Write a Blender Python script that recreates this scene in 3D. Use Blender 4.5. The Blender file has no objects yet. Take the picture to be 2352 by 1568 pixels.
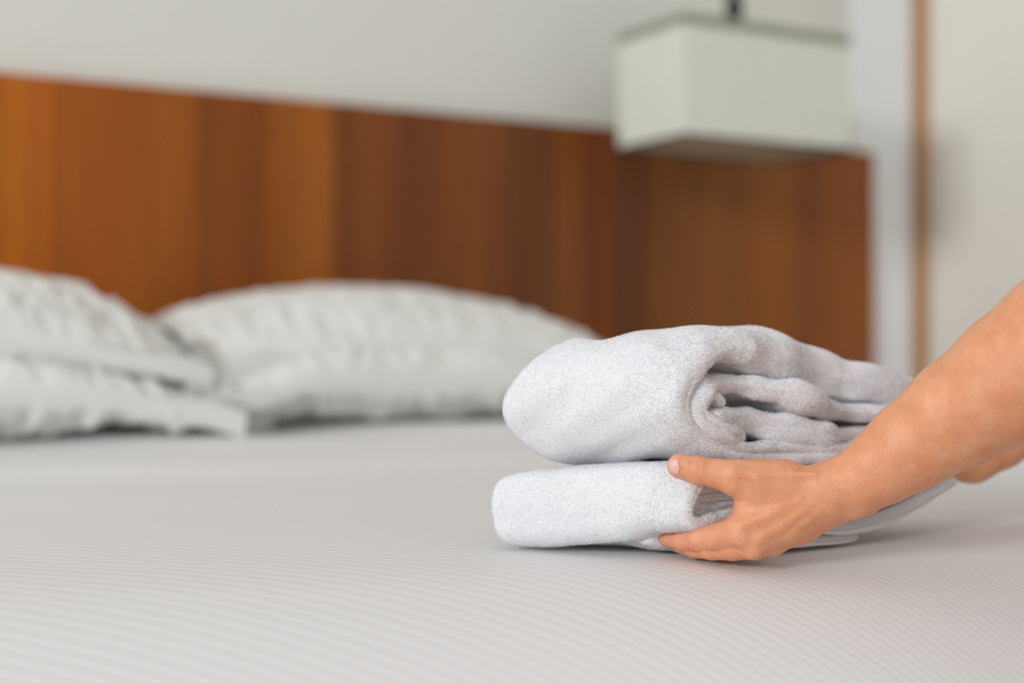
import bpy, math
import numpy as np

# ------------------------------------------------------------------ camera, world, light
F = 3267.0                      # focal length in pixels of the 2352 px wide frame (50 mm)
CX, HY = 1176.0, 800.0          # principal column, horizon row
EYE = 0.70                      # camera height (m)
sc = bpy.context.scene
col = sc.collection

cam_d = bpy.data.cameras.new('camera')
cam = bpy.data.objects.new('camera', cam_d)
col.objects.link(cam)
cam.location = (0, 0, EYE)
cam.rotation_euler = (math.radians(90), 0, 0)
cam_d.sensor_width = 36
cam_d.lens = F / 2352 * 36
cam_d.shift_y = (HY - 784) / 2352
cam_d.clip_start = 0.01
cam_d.dof.use_dof = True
cam_d.dof.focus_distance = 1.045
cam_d.dof.aperture_fstop = 2.0
sc.camera = cam

world = bpy.data.worlds.new('world')
sc.world = world
world.use_nodes = True
bg = world.node_tree.nodes['Background']
bg.inputs['Color'].default_value = (1.0, 0.985, 0.965, 1)
bg.inputs['Strength'].default_value = 0.66

def area(name, loc, target, sx, sy, power, color):
    d = bpy.data.lights.new(name, 'AREA')
    d.shape = 'RECTANGLE'; d.size = sx; d.size_y = sy
    d.energy = power; d.color = color
    o = bpy.data.objects.new(name, d); col.objects.link(o)
    o.location = loc
    from mathutils import Vector
    o.rotation_euler = (Vector(target) - Vector(loc)).to_track_quat('-Z', 'Y').to_euler()
    return o
# daylight of the window beside the bed foot
area('window_daylight', (-4.4, -4.4, 2.7), (0.2, 1.8, 0.95), 1.8, 1.2, 250, (0.95, 0.98, 1.0))

vs = sc.view_settings
vs.view_transform = 'Standard'; vs.look = 'None'; vs.gamma = 1.0
vs.use_curve_mapping = False
vs.exposure = 0.18
sc.cycles.diffuse_bounces = 8

# ------------------------------------------------------------------ helpers
rng = np.random.default_rng(7)

def W(px, py, d):
    px = np.asarray(px, float); py = np.asarray(py, float); d = np.asarray(d, float)
    return np.stack([(px - CX) / F * d, d + 0 * px, EYE - (py - HY) / F * d], -1)

def lin(c):
    c = np.array(c, float) / 255
    return np.where(c <= 0.04045, c / 12.92, ((c + 0.055) / 1.055) ** 2.4)

def mesh_obj(name, v, f, mat=None, parent=None, smooth=True):
    me = bpy.data.meshes.new(name)
    v = np.asarray(v, np.float32)
    if isinstance(f, np.ndarray):
        n, k = f.shape
        me.vertices.add(len(v)); me.vertices.foreach_set('co', v.ravel())
        me.loops.add(n * k); me.loops.foreach_set('vertex_index', f.astype(np.int32).ravel())
        me.polygons.add(n)
        me.polygons.foreach_set('loop_start', np.arange(0, n * k, k, dtype=np.int32))
        me.polygons.foreach_set('loop_total', np.full(n, k, np.int32))
        me.update(calc_edges=True); me.validate()
    else:
        me.from_pydata([tuple(map(float, p)) for p in v], [], f); me.update()
    if smooth:
        me.polygons.foreach_set('use_smooth', np.ones(len(me.polygons), bool))
    if mat: me.materials.append(mat)
    o = bpy.data.objects.new(name, me); col.objects.link(o)
    if parent: o.parent = parent
    return o

def tag(o, label=None, cat=None, group=None, kind=None):
    if label: o['label'] = label
    if cat: o['category'] = cat
    if group: o['group'] = group
    if kind: o['kind'] = kind
    return o

def empty(name, loc=(0, 0, 0)):
    o = bpy.data.objects.new(name, None); col.objects.link(o)
    o.location = loc; o.empty_display_size = 0.05
    return o

def keep(child, parent):
    """parent without moving (parents carry translation only)"""
    child.parent = parent
    child.location = tuple(a - b for a, b in zip(child.location, parent.location))

def grid_faces(nu, nv, wrap_u=False):
    """quads of an (nv rows, nu columns) vertex grid"""
    idx = np.arange(nu * nv).reshape(nv, nu)
    if wrap_u: idx = np.concatenate([idx, idx[:, :1]], 1)
    return np.stack([idx[:-1, :-1], idx[:-1, 1:], idx[1:, 1:], idx[1:, :-1]], -1).reshape(-1, 4)

class Noise:
    """cheap smooth noise: sum of random plane waves"""
    def __init__(s, seed, dim=3, n=14):
        r = np.random.default_rng(seed)
        k = r.normal(size=(n, dim)); k /= np.linalg.norm(k, axis=1)[:, None]
        s.k = k * r.uniform(0.6, 1.5, n)[:, None] * 2 * math.pi
        s.ph = r.uniform(0, 6.28, n); s.n = n
    def __call__(s, p):
        out = 0
        for k, ph in zip(s.k, s.ph): out = out + np.sin(p @ k + ph)
        return out / math.sqrt(s.n / 2)

def catmull(P, n_per=10):
    P = np.asarray(P, float)
    Q = np.vstack([2 * P[0] - P[1], P, 2 * P[-1] - P[-2]])
    out = []
    for i in range(1, len(Q) - 2):
        a, b, c, d = Q[i - 1], Q[i], Q[i + 1], Q[i + 2]
        t = np.linspace(0, 1, n_per, endpoint=False)[:, None]
        out.append(0.5 * (2 * b + (c - a) * t + (2 * a - 5 * b + 4 * c - d) * t ** 2 + (3 * b - a - 3 * c + d) * t ** 3))
    out.append(P[-1:])
    return np.vstack(out)

# ------------------------------------------------------------------ materials
def new_mat(name):
    m = bpy.data.materials.new(name); m.use_nodes = True
    nt = m.node_tree
    return m, nt, nt.nodes['Principled BSDF']

def N(nt, typ, **kw):
    n = nt.nodes.new(typ)
    for k, v in kw.items(): setattr(n, k, v)
    return n

def noise_node(nt, scale, detail=3, vec=None, rough=0.5):
    n = N(nt, 'ShaderNodeTexNoise')
    n.inputs['Scale'].default_value = scale; n.inputs['Detail'].default_value = detail
    n.inputs['Roughness'].default_value = rough
    if vec is not None: nt.links.new(vec, n.inputs['Vector'])
    return n

def ramp(nt, fac, stops):
    r = N(nt, 'ShaderNodeValToRGB')
    e = r.color_ramp.elements
    while len(e) < len(stops): e.new(0.5)
    for el, (p, c) in zip(e, stops):
        el.position = p; el.color = (*c, 1) if len(c) == 3 else c
    nt.links.new(fac, r.inputs['Fac'])
    return r

def math_node(nt, op, a, b=None):
    n = N(nt, 'ShaderNodeMath', operation=op)
    for i, x in enumerate((a, b)):
        if x is None: continue
        if isinstance(x, (int, float)): n.inputs[i].default_value = x
        else: nt.links.new(x, n.inputs[i])
    return n.outputs[0]

def bump(nt, bsdf, h, strength, dist):
    b = N(nt, 'ShaderNodeBump'); b.inputs['Strength'].default_value = strength
    b.inputs['Distance'].default_value = dist
    nt.links.new(h, b.inputs['Height']); nt.links.new(b.outputs[0], bsdf.inputs['Normal'])

def paint(name, rgb, rough=0.75):
    m, nt, p = new_mat(name)
    geo = N(nt, 'ShaderNodeNewGeometry')
    n = noise_node(nt, 3.0, 3, geo.outputs['Position'])
    c = np.array(rgb)
    r = ramp(nt, n.outputs['Fac'], [(0.3, tuple(c * 0.985)), (0.7, tuple(np.minimum(c * 1.015, 1)))])
    nt.links.new(r.outputs[0], p.inputs['Base Color'])
    p.inputs['Roughness'].default_value = rough
    f = noise_node(nt, 260, 2, geo.outputs['Position'])
    bump(nt, p, f.outputs['Fac'], 0.08, 0.001)
    return m

M = {}
M['wall'] = paint('wall_paint', (0.68, 0.685, 0.635))
M['wall_cream'] = paint('cream_paint', (0.80, 0.785, 0.725))
M['white_paint'] = paint('white_gloss_paint', (0.83, 0.87, 0.885), 0.45)
M['ceil'] = paint('ceiling_paint', (0.8, 0.8, 0.78))

def wood(name, use_obj_color=True, rgb=(0.3, 0.13, 0.03), rough=0.42):
    m, nt, p = new_mat(name)
    tc = N(nt, 'ShaderNodeTexCoord')
    oi = N(nt, 'ShaderNodeObjectInfo')
    mp = N(nt, 'ShaderNodeMapping'); mp.inputs['Scale'].default_value = (22, 22, 1.1)
    add = N(nt, 'ShaderNodeVectorMath', operation='ADD')
    nt.links.new(tc.outputs['Object'], add.inputs[0])
    cx = N(nt, 'ShaderNodeCombineXYZ'); nt.links.new(oi.outputs['Random'], cx.inputs[2])
    nt.links.new(cx.outputs[0], add.inputs[1])
    nt.links.new(add.outputs[0], mp.inputs['Vector'])
    n1 = noise_node(nt, 1.6, 5, mp.outputs[0], 0.6)
    n2 = noise_node(nt, 9.0, 4, mp.outputs[0], 0.6)
    gp = N(nt, 'ShaderNodeNewGeometry')
    mp2 = N(nt, 'ShaderNodeMapping'); mp2.inputs['Scale'].default_value = (13, 13, 0.9)
    nt.links.new(gp.outputs['Position'], mp2.inputs['Vector'])
    n0 = noise_node(nt, 1.0, 4, mp2.outputs[0], 0.6)
    n1m = math_node(nt, 'ADD', math_node(nt, 'MULTIPLY', n1.outputs['Fac'], 0.4), math_node(nt, 'MULTIPLY', n0.outputs['Fac'], 0.6))
    mx = math_node(nt, 'ADD', math_node(nt, 'MULTIPLY', n1m, 0.75), math_node(nt, 'MULTIPLY', n2.outputs['Fac'], 0.25))
    r = ramp(nt, mx, [(0.28, (0.60, 0.52, 0.50)), (0.5, (1, 1, 1)), (0.72, (1.32, 1.36, 1.25))])
    mul = N(nt, 'ShaderNodeMix', data_type='RGBA', blend_type='MULTIPLY')
    mul.inputs[0].default_value = 1
    if use_obj_color: nt.links.new(oi.outputs['Color'], mul.inputs[6])
    else: mul.inputs[6].default_value = (*rgb, 1)
    nt.links.new(r.outputs[0], mul.inputs[7])
    nt.links.new(mul.outputs[2], p.inputs['Base Color'])
    p.inputs['Roughness'].default_value = rough
    p.inputs['Specular IOR Level'].default_value = 0.18
    bump(nt, p, n2.outputs['Fac'], 0.15, 0.0004)
    return m
M['teak'] = wood('teak_veneer')
M['trim_wood'] = wood('trim_wood', False, (0.46, 0.25, 0.10))
M['floor_wood'] = wood('floor_wood', False, (0.42, 0.24, 0.12))

def fabric(name, rgb, scale=1500, strength=0.25, sheen=0.15):
    m, nt, p = new_mat(name)
    geo = N(nt, 'ShaderNodeNewGeometry')
    n = noise_node(nt, scale, 2, geo.outputs['Position'])
    n2 = noise_node(nt, 9, 3, geo.outputs['Position'])
    c = np.array(rgb)
    r = ramp(nt, n2.outputs['Fac'], [(0.3, tuple(c * 0.97)), (0.7, tuple(np.minimum(c * 1.02, 1)))])
    nt.links.new(r.outputs[0], p.inputs['Base Color'])
    p.inputs['Roughness'].default_value = 0.85
    p.inputs['Specular IOR Level'].default_value = 0.15
    p.inputs['Sheen Weight'].default_value = sheen
    bump(nt, p, n.outputs['Fac'], strength, 0.0004)
    return m
M['pillow'] = fabric('pillow_cotton', (0.69, 0.69, 0.665), 700, 0.15)
M['terry'] = fabric('terry_cloth', (0.78, 0.785, 0.81), 900, 0.8, 0.2)
M['pile'] = fabric('terry_pile', (0.88, 0.885, 0.91), 900, 0.0, 0.2)
def add_translucency(m, rgb, tr):
    nt = m.node_tree; p = nt.nodes['Principled BSDF']; out = nt.nodes['Material Output']
    t = nt.nodes.new('ShaderNodeBsdfTranslucent'); t.inputs['Color'].default_value = (*rgb, 1)
    mx = nt.nodes.new('ShaderNodeMixShader'); mx.inputs[0].default_value = tr
    nt.links.new(p.outputs[0], mx.inputs[1]); nt.links.new(t.outputs[0], mx.inputs[2]); nt.links.new(mx.outputs[0], out.inputs['Surface'])
add_translucency(M['pile'], (0.88, 0.885, 0.91), 0.25)
M['mattress'] = fabric('mattress_ticking', (0.75, 0.74, 0.72), 500, 0.2)

def ribbed():
    m, nt, p = new_mat('ribbed_towel_border')
    uv = N(nt, 'ShaderNodeAttribute', attribute_name='rib')
    s = math_node(nt, 'SINE', math_node(nt, 'MULTIPLY', uv.outputs['Fac'], 2 * math.pi / 0.0026))
    geo = N(nt, 'ShaderNodeNewGeometry')
    n = noise_node(nt, 1200, 2, geo.outputs['Position'])
    h = math_node(nt, 'ADD', s, math_node(nt, 'MULTIPLY', n.outputs['Fac'], 0.8))
    rc = ramp(nt, math_node(nt, 'ADD', math_node(nt, 'MULTIPLY', s, 0.5), 0.5), [(0.05, (0.62, 0.605, 0.60)), (0.45, (0.84, 0.835, 0.835))])  # shade of the grooves painted into the colour, on top of the bump
    nt.links.new(rc.outputs[0], p.inputs['Base Color'])
    p.inputs['Roughness'].default_value = 0.9
    p.inputs['Specular IOR Level'].default_value = 0.1
    bump(nt, p, h, 0.9, 0.0010)
    return m
M['rib'] = ribbed()

def sheet_mat():
    m, nt, p = new_mat('striped_sateen')
    geo = N(nt, 'ShaderNodeNewGeometry')
    at = N(nt, 'ShaderNodeAttribute', attribute_name='stripe')
    ph = math_node(nt, 'MULTIPLY', at.outputs['Fac'], 1.0)
    fr = math_node(nt, 'FRACT', ph)
    # a bright sateen rib, a narrow second rib, ground weave between
    r = ramp(nt, fr, [(0.0, (0.05,) * 3), (0.10, (0.1,) * 3), (0.24, (1.0,) * 3), (0.36, (0.25,) * 3), (0.50, (0.12,) * 3),
                      (0.60, (0.45,) * 3), (0.72, (0.12,) * 3), (1.0, (0.05,) * 3)])
    c = N(nt, 'ShaderNodeMix', data_type='RGBA')
    nt.links.new(r.outputs[0], c.inputs[0])
    c.inputs[6].default_value = (0.66, 0.645, 0.64, 1)
    c.inputs[7].default_value = (0.80, 0.80, 0.815, 1)
    nt.links.new(c.outputs[2], p.inputs['Base Color'])
    p.inputs['Roughness'].default_value = 0.6
    p.inputs['Specular IOR Level'].default_value = 0.25
    p.inputs['Sheen Weight'].default_value = 0.1
    n = noise_node(nt, 1400, 2, geo.outputs['Position'])
    h = math_node(nt, 'ADD', r.outputs[0], math_node(nt, 'MULTIPLY', n.outputs['Fac'], 0.3))
    bump(nt, p, h, 0.12, 0.0005)
    return m
M['sheet'] = sheet_mat()

def skin_mat():
    m, nt, p = new_mat('skin')
    geo = N(nt, 'ShaderNodeNewGeometry')
    at = N(nt, 'ShaderNodeAttribute', attribute_name='blush')
    n1 = noise_node(nt, 55, 4, geo.outputs['Position'], 0.6)
    n2 = noise_node(nt, 420, 3, geo.outputs['Position'], 0.6)
    r1 = ramp(nt, n1.outputs['Fac'], [(0.30, (0.655, 0.285, 0.145)), (0.5, (0.715, 0.325, 0.175)), (0.70, (0.75, 0.38, 0.22))])
    mx = N(nt, 'ShaderNodeMix', data_type='RGBA')
    nt.links.new(at.outputs['Fac'], mx.inputs[0])
    nt.links.new(r1.outputs[0], mx.inputs[6]); mx.inputs[7].default_value = (0.74, 0.33, 0.20, 1)
    mul = N(nt, 'ShaderNodeMix', data_type='RGBA', blend_type='MULTIPLY'); mul.inputs[0].default_value = 1
    r2 = ramp(nt, n2.outputs['Fac'], [(0.3, (0.95, 0.93, 0.92)), (0.7, (1.04, 1.04, 1.04))])
    nt.links.new(mx.outputs[2], mul.inputs[6]); nt.links.new(r2.outputs[0], mul.inputs[7])
    nt.links.new(mul.outputs[2], p.inputs['Base Color'])
    p.inputs['Roughness'].default_value = 0.48
    p.inputs['Specular IOR Level'].default_value = 0.35
    p.inputs['Subsurface Weight'].default_value = 0.22
    p.inputs['Subsurface Radius'].default_value = (1.0, 0.35, 0.18)
    p.inputs['Subsurface Scale'].default_value = 0.004
    v = N(nt, 'ShaderNodeTexVoronoi'); v.inputs['Scale'].default_value = 900
    nt.links.new(geo.outputs['Position'], v.inputs['Vector'])
    h = math_node(nt, 'ADD', math_node(nt, 'MULTIPLY', v.outputs['Distance'], 0.6), n2.outputs['Fac'])
    bump(nt, p, h, 0.22, 0.0006)
    return m
M['skin'] = skin_mat()

def plain(name, rgb, rough=0.5, spec=0.5, metal=0.0, trans=0.0):
    m, nt, p = new_mat(name)
    geo = N(nt, 'ShaderNodeNewGeometry')
    n = noise_node(nt, 120, 2, geo.outputs['Position'])
    c = np.array(rgb)
    r = ramp(nt, n.outputs['Fac'], [(0.3, tuple(c * 0.95)), (0.7, tuple(np.minimum(c * 1.04, 1)))])
    nt.links.new(r.outputs[0], p.inputs['Base Color'])
    p.inputs['Roughness'].default_value = rough
    p.inputs['Specular IOR Level'].default_value = spec
    p.inputs['Metallic'].default_value = metal
    return m
M['nail'] = plain('fingernail', (0.78, 0.44, 0.37), 0.38, 0.4)
M['nail_edge'] = plain('nail_tip', (0.82, 0.62, 0.46), 0.3, 0.4)
def linen(name, rgb, tr):
    m = plain(name, rgb, 0.9, 0.1)
    nt = m.node_tree; p = nt.nodes['Principled BSDF']; out = nt.nodes['Material Output']
    t = N(nt, 'ShaderNodeBsdfTranslucent'); t.inputs['Color'].default_value = (*rgb, 1)
    mx = N(nt, 'ShaderNodeMixShader'); mx.inputs[0].default_value = tr
    nt.links.new(p.outputs[0], mx.inputs[1]); nt.links.new(t.outputs[0], mx.inputs[2]); nt.links.new(mx.outputs[0], out.inputs['Surface'])
    return m
M['black_metal'] = plain('black_metal', (0.02, 0.022, 0.022), 0.35, 0.5, 0.3)
M['shade'] = linen('lampshade_linen', (0.82, 0.845, 0.765), 0.22)
M['shade_trim'] = plain('lampshade_trim', (0.27, 0.30, 0.24), 0.7, 0.2)
M['shade_trim_dark'] = plain('lampshade_lower_trim', (0.05, 0.05, 0.045), 0.6, 0.2)
M['diffuser'] = linen('lamp_diffuser', (0.88, 0.76, 0.62), 0.5)
M['bed_base'] = plain('bed_base_fabric', (0.16, 0.13, 0.11), 0.8, 0.2)

# ------------------------------------------------------------------ the room
PL = np.array([-1176 / F * 2.2, 2.2])               # a point of the headboard front
D = np.array([(2008 - CX) / F * 3.1, 3.1]) - PL
DL = np.linalg.norm(D); D = D / DL                    # along the headboard, to the right
NN = np.array([D[1], -D[0]])                          # out from the headboard, towards the room
def HB(s, n): return PL + s * D + n * NN
HB_ANG = math.atan2(D[1], D[0])
HB_TOP = EYE + 635 / F * 2.2
HB_T = 0.04

def box(name, s0, s1, n0, n1, z0, z1, mat, parent=None, bev=0.0):
    """a box in headboard coordinates"""
    c = HB((s0 + s1) / 2, (n0 + n1) / 2)
    hx, hy, hz = (s1 - s0) / 2, abs(n1 - n0) / 2, (z1 - z0) / 2
    v = [(x, y, z) for x in (-hx, hx) for y in (-hy, hy) for z in (-hz, hz)]
    f = [(0, 1, 3, 2), (4, 6, 7, 5), (0, 4, 5, 1), (2, 3, 7, 6), (0, 2, 6, 4), (1, 5, 7, 3)]
    o = mesh_obj(name, v, f, mat, None, False)
    o.location = (c[0], c[1], (z0 + z1) / 2); o.rotation_euler = (0, 0, HB_ANG)
    if bev:
        b = o.modifiers.new('bevel', 'BEVEL'); b.width = bev; b.segments = 2
    if parent: keep(o, parent)
    return o

def s_at(px, n=0.0):
    k = (px - CX) / F
    p = PL + n * NN
    return (k * p[1] - p[0]) / (D[0] - k * D[1])

S_CORNER = s_at(2110, -HB_T)
tag(box('wall_back', -2.2, S_CORNER + 0.1, -HB_T - 0.1, -HB_T, 0, 2.6, M['wall']), kind='structure')
tag(box('wall_right', S_CORNER, S_CORNER + 0.1, -HB_T, 3.4, 0, 2.6, M['wall_cream']), kind='structure')
tag(box('floor', -2.2, S_CORNER + 0.1, -HB_T - 0.1, 3.4, -0.05, 0.0, M['floor_wood']), kind='structure')
# white painted casing against the back wall and the narrow timber strip in the corner
tag(box('trim_1', s_at(1950, -HB_T), S_CORNER - 0.03, -HB_T, -HB_T + 0.012, 0, 2.6, M['white_paint'], bev=0.002), kind='structure')
tag(box('trim_2', S_CORNER - 0.03, S_CORNER, -HB_T, -HB_T + 0.03, 0, 2.6, M['trim_wood'], bev=0.002), kind='structure')

# headboard of vertical veneer boards
hb = empty('headboard', (*HB(0.6, -HB_T / 2), 0.3))
tag(hb, 'long reddish brown wooden headboard of vertical boards behind the pillows', 'headboard')
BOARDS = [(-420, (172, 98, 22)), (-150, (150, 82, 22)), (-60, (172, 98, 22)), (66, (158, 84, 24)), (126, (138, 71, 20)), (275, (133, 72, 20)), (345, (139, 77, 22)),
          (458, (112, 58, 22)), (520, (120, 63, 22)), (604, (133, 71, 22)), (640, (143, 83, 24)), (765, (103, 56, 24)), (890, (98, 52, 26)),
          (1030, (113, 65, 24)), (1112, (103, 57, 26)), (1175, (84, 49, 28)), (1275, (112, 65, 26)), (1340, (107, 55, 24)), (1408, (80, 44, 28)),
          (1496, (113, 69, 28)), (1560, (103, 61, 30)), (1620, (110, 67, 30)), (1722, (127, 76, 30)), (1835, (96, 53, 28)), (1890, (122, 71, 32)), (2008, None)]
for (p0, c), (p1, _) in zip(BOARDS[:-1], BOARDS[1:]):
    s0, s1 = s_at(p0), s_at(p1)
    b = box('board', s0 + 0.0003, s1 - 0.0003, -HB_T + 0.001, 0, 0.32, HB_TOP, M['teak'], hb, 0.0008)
    x = (p0 + p1) / 2
    j = [q[0] for q in BOARDS].index(p0)
    nb_ = [BOARDS[i][1] for i in (max(j - 1, 0), min(j + 1, len(BOARDS) - 2))]
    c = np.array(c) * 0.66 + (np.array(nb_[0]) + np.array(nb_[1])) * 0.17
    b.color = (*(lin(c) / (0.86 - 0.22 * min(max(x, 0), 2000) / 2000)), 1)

# ------------------------------------------------------------------ bed
QK = np.array([0.30, 0.45, 0.55, 0.65, 0.74, 0.82, 0.88, 0.93, 0.98, 1.03, 1.08, 1.20, 1.40, 1.60, 1.80, 2.00, 2.3, 3.2])
ZK = np.array([0.05, 0.09, 0.16, 0.29, 0.385, 0.450, 0.488, 0.511, 0.5285, 0.5395, 0.5435, 0.5465, 0.550, 0.562, 0.580, 0.594, 0.600, 0.602])
_q = np.linspace(0.2, 3.4, 6401)
_z = np.interp(_q, QK, ZK)
_k = np.exp(-0.5 * (np.arange(-120, 121) * 0.0005 / 0.018) ** 2); _k /= _k.sum()
_z = np.convolve(np.pad(_z, 120, mode='edge'), _k, 'valid')
_bn = Noise(11, 2)
def bed_z(X, Y):
    q = Y - (0.22 + 0.20 * np.clip((X - 0.1) / 0.3, 0, 1)) * (X - 0.14)
    z = np.interp(q, _q, _z)
    far = np.clip((Y - 1.25) / 0.25, 0, 1)
    z = z + far * 0.0022 * _bn(np.stack([X * 1.6 + Y * 0.3, Y * 3.6], -1))
    # a long soft fold of the top sheet in front of the pillows
    fold = np.exp(-((Y - 1.66 - 0.25 * X) / 0.05) ** 2) * 0.006 * np.clip((Y - 1.2) * 3, 0, 1)
    # hollow under the towels and the hand
    press = 0.003 * np.exp(-(((X - 0.18) / 0.16) ** 2 + ((Y - 1.10) / 0.10) ** 2))
    return z + fold - press

S0, S1, NA, NB = -1.35, 1.12, 0.02, 2.05
def bed_surface(name, ds, n_vals, s_vals, off, skirt, mat, parent=None):
    SS, NV = np.meshgrid(s_vals, n_vals)
    X = PL[0] + SS * D[0] + NV * NN[0]; Y = PL[1] + SS * D[1] + NV * NN[1]
    Z = bed_z(X, Y) - off
    # rounded drop at the two sides
    for e in (np.clip((SS - (S1 - 0.10)) / 0.10, 0, 1), np.clip(((S0 + 0.10) - SS) / 0.10, 0, 1)):
        Z = Z - (1 - np.sqrt(np.maximum(1 - e ** 2, 0))) * 0.09
    Z = np.maximum(Z, 0.06 - off * 0)
    top = np.stack([X, Y, Z], -1)
    nv, nu = SS.shape
    v = top.reshape(-1, 3); f = grid_faces(nu, nv)
    # skirts hanging from the border
    idx = np.arange(nu * nv).reshape(nv, nu)
    border = np.concatenate([idx[0, :], idx[1:, -1], idx[-1, -2::-1], idx[-2:0:-1, 0]])
    low = v[border].copy(); low[:, 2] = np.minimum(skirt, low[:, 2] - 0.005)
    b2 = len(v) + np.arange(len(border))
    sk = np.stack([border, np.roll(border, -1), np.roll(b2, -1), b2], -1)[:, ::-1]
    v = np.vstack([v, low]); f = np.vstack([f, sk])
    return mesh_obj(name, v, f[:, ::-1].copy(), mat, parent)

s_vals = np.arange(S0, S1 + 1e-6, 0.009)
n_vals = np.arange(NA, NB, 0.007)
sheet = bed_surface('bed_sheet', 0.008, n_vals, s_vals, 0.0, 0.10, M['sheet'])
tag(sheet, 'white bed sheet with fine woven stripes covering the whole bed', 'bed sheet')
def stripe_attr(o):
    n = len(o.data.vertices)
    co = np.empty(n * 3, np.float32); o.data.vertices.foreach_get('co', co); co = co.reshape(-1, 3).astype(float)
    X, Y, Z = co.T
    # the cloth is pulled askew round the corner of the bed: the stripes bend with it
    xk = np.linspace(-2.5, 2.5, 2001)
    ak = np.interp(xk, [-2.5, -0.5, -0.27, 0.0, 0.25, 0.42, 2.5], [0.10, 0.16, 0.26, 0.58, 1.35, 1.8, 2.1])
    a_int = np.cumsum(ak) * (xk[1] - xk[0])
    r = (Y - np.maximum(0.545 - Z, 0) * 0.35) + np.interp(X, xk, a_int)
    a = o.data.attributes.new('stripe', 'FLOAT', 'POINT')
    a.data.foreach_set('value', (r / 0.0138).astype(np.float32))
stripe_attr(sheet)
bed = empty('bed', (*HB(0.1, 0.8), 0.0))
tag(bed, 'low double bed underneath the striped white sheet', 'bed')
mat_o = bed_surface('mattress', 0.05, np.arange(NA + 0.02, NB - 0.30, 0.03), np.arange(S0 + 0.02, S1 - 0.015, 0.03), 0.012, 0.22, M['mattress'])
keep(mat_o, bed)
base = box('bed_base', S0 + 0.06, S1 - 0.06, NA + 0.02, 1.35, 0.0, 0.21, M['bed_base'], bed, 0.01)

# ------------------------------------------------------------------ pillows
def pillow(name, seed, s, n, z, length, depth, thick, rot=0.0, tilt=0.0, sag=0.0, label='', hem=True, bx=0.52):
    nu, nv = 150, 100
    pn = Noise(seed, 2); pn2 = Noise(seed + 50, 2); pn3 = Noise(seed + 90, 2)
    a = np.linspace(-1, 1, nu); a = np.sign(a) * (1 - (1 - np.abs(a)) ** 1.35)
    b = np.linspace(-1, 1, nv); b = np.sign(b) * (1 - (1 - np.abs(b)) ** 1.35)
    A, B = np.meshgrid(a, b)
    prof = (np.maximum(1 - np.abs(A) ** 2.0, 0) ** 0.72) * (np.maximum(1 - np.abs(B) ** 2.2, 0) ** bx)
    x = A * length / 2 * (1 - 0.05 * (1 - B ** 2)) ; y = B * depth / 2 * (1 - 0.07 * (1 - A ** 2))
    edge = np.maximum(np.abs(A) ** 3, np.abs(B) ** 3)
    out = []
    for sgn in (1, -1):
        uv = np.stack([x * 9, y * 5 + sgn * 3], -1)
        # crumples run away from the seams: stretched noise, ridged
        w = 1 - np.abs(pn(np.stack([x * 11 + 2.2 * pn2(uv * 0.4), y * 4.0], -1))) * 0.9
        w2 = pn2(np.stack([x * 5, y * 9], -1)); w3 = pn3(np.stack([x * 22, y * 12 + sgn], -1))
        amp = 0.0036 + 0.013 * edge * (1 - edge * 0.6)
        zz = sgn * thick / 2 * prof + (w * 0.8 + w2 * 0.35 + w3 * 0.25) * amp * np.minimum(prof * 2.2, 1)
        if sgn > 0: zz = zz - sag * np.exp(-(A / 0.4) ** 2 - (B / 0.5) ** 2)
        out.append(np.stack([x, y, zz], -1))
    top, bot = out
    for g in (top, bot): g[..., 2] -= 0.065 * (np.abs(A) * np.abs(B)) ** 3
    rim = (np.abs(A) > 0.9999) | (np.abs(B) > 0.9999)
    seamw = 0.006 * pn3(np.stack([x * 8, y * 8], -1))
    for g in (top, bot): g[..., 2][rim] = seamw[rim]
    v = np.vstack([top.reshape(-1, 3), bot.reshape(-1, 3)])
    f1 = grid_faces(nu, nv); f2 = grid_faces(nu, nv)[:, ::-1] + nu * nv
    c = HB(s, n)
    ca, sa = math.cos(HB_ANG + rot), math.sin(HB_ANG + rot)
    def place(v):
        v = v.copy()
        v[:, 2] += v[:, 1] * math.tan(tilt)
        return np.stack([v[:, 0] * ca - v[:, 1] * sa, v[:, 0] * sa + v[:, 1] * ca, v[:, 2]], -1)
    root = empty(name, (c[0], c[1], z))
    tag(root, label, 'pillow', 'pillows stacked against the headboard')
    o = mesh_obj('pillow_body', place(v), np.vstack([f1, f2]), M['pillow'], root)
    md = o.modifiers.new('weld', 'WELD'); md.merge_threshold = 0.0006
    md = o.modifiers.new('sub', 'SUBSURF'); md.levels = 1; md.render_levels = 1
    if hem:
        # loose open end of the pillowcase, crumpled beyond the filling
        nu2, nv2 = 14, 90
        t, b2 = np.meshgrid(np.linspace(0, 1, nu2), np.linspace(-1, 1, nv2))
        hv = []
        for sgn in (1, -1):
            hx = length / 2 * (0.94 + 0.0 * t) + t * 0.075 * (1 + 0.25 * pn(np.stack([b2 * 1.5, t], -1)))
            hy = b2 * depth / 2 * (0.93 - 0.08 * t)
            hz = sgn * (0.012 + 0.008 * t) * (1 - b2 ** 4) + t * 0.020 * pn2(np.stack([b2 * 2.6, t * 0.5 + sgn * 0.1], -1)) + 0.010 * t * pn3(np.stack([b2 * 6, t], -1)) - 0.075 * t ** 1.5 - 0.03 * t * (b2 > 0) * b2
            hv.append(np.stack([hx, hy, hz], -1).reshape(-1, 3))
        hf = np.vstack([grid_faces(nu2, nv2), grid_faces(nu2, nv2)[:, ::-1] + nu2 * nv2])
        h = mesh_obj('pillowcase_hem', place(np.vstack(hv)), hf, M['pillow'], root)
        md = h.modifiers.new('thick', 'SOLIDIFY'); md.thickness = 0.0015
    return root

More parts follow.
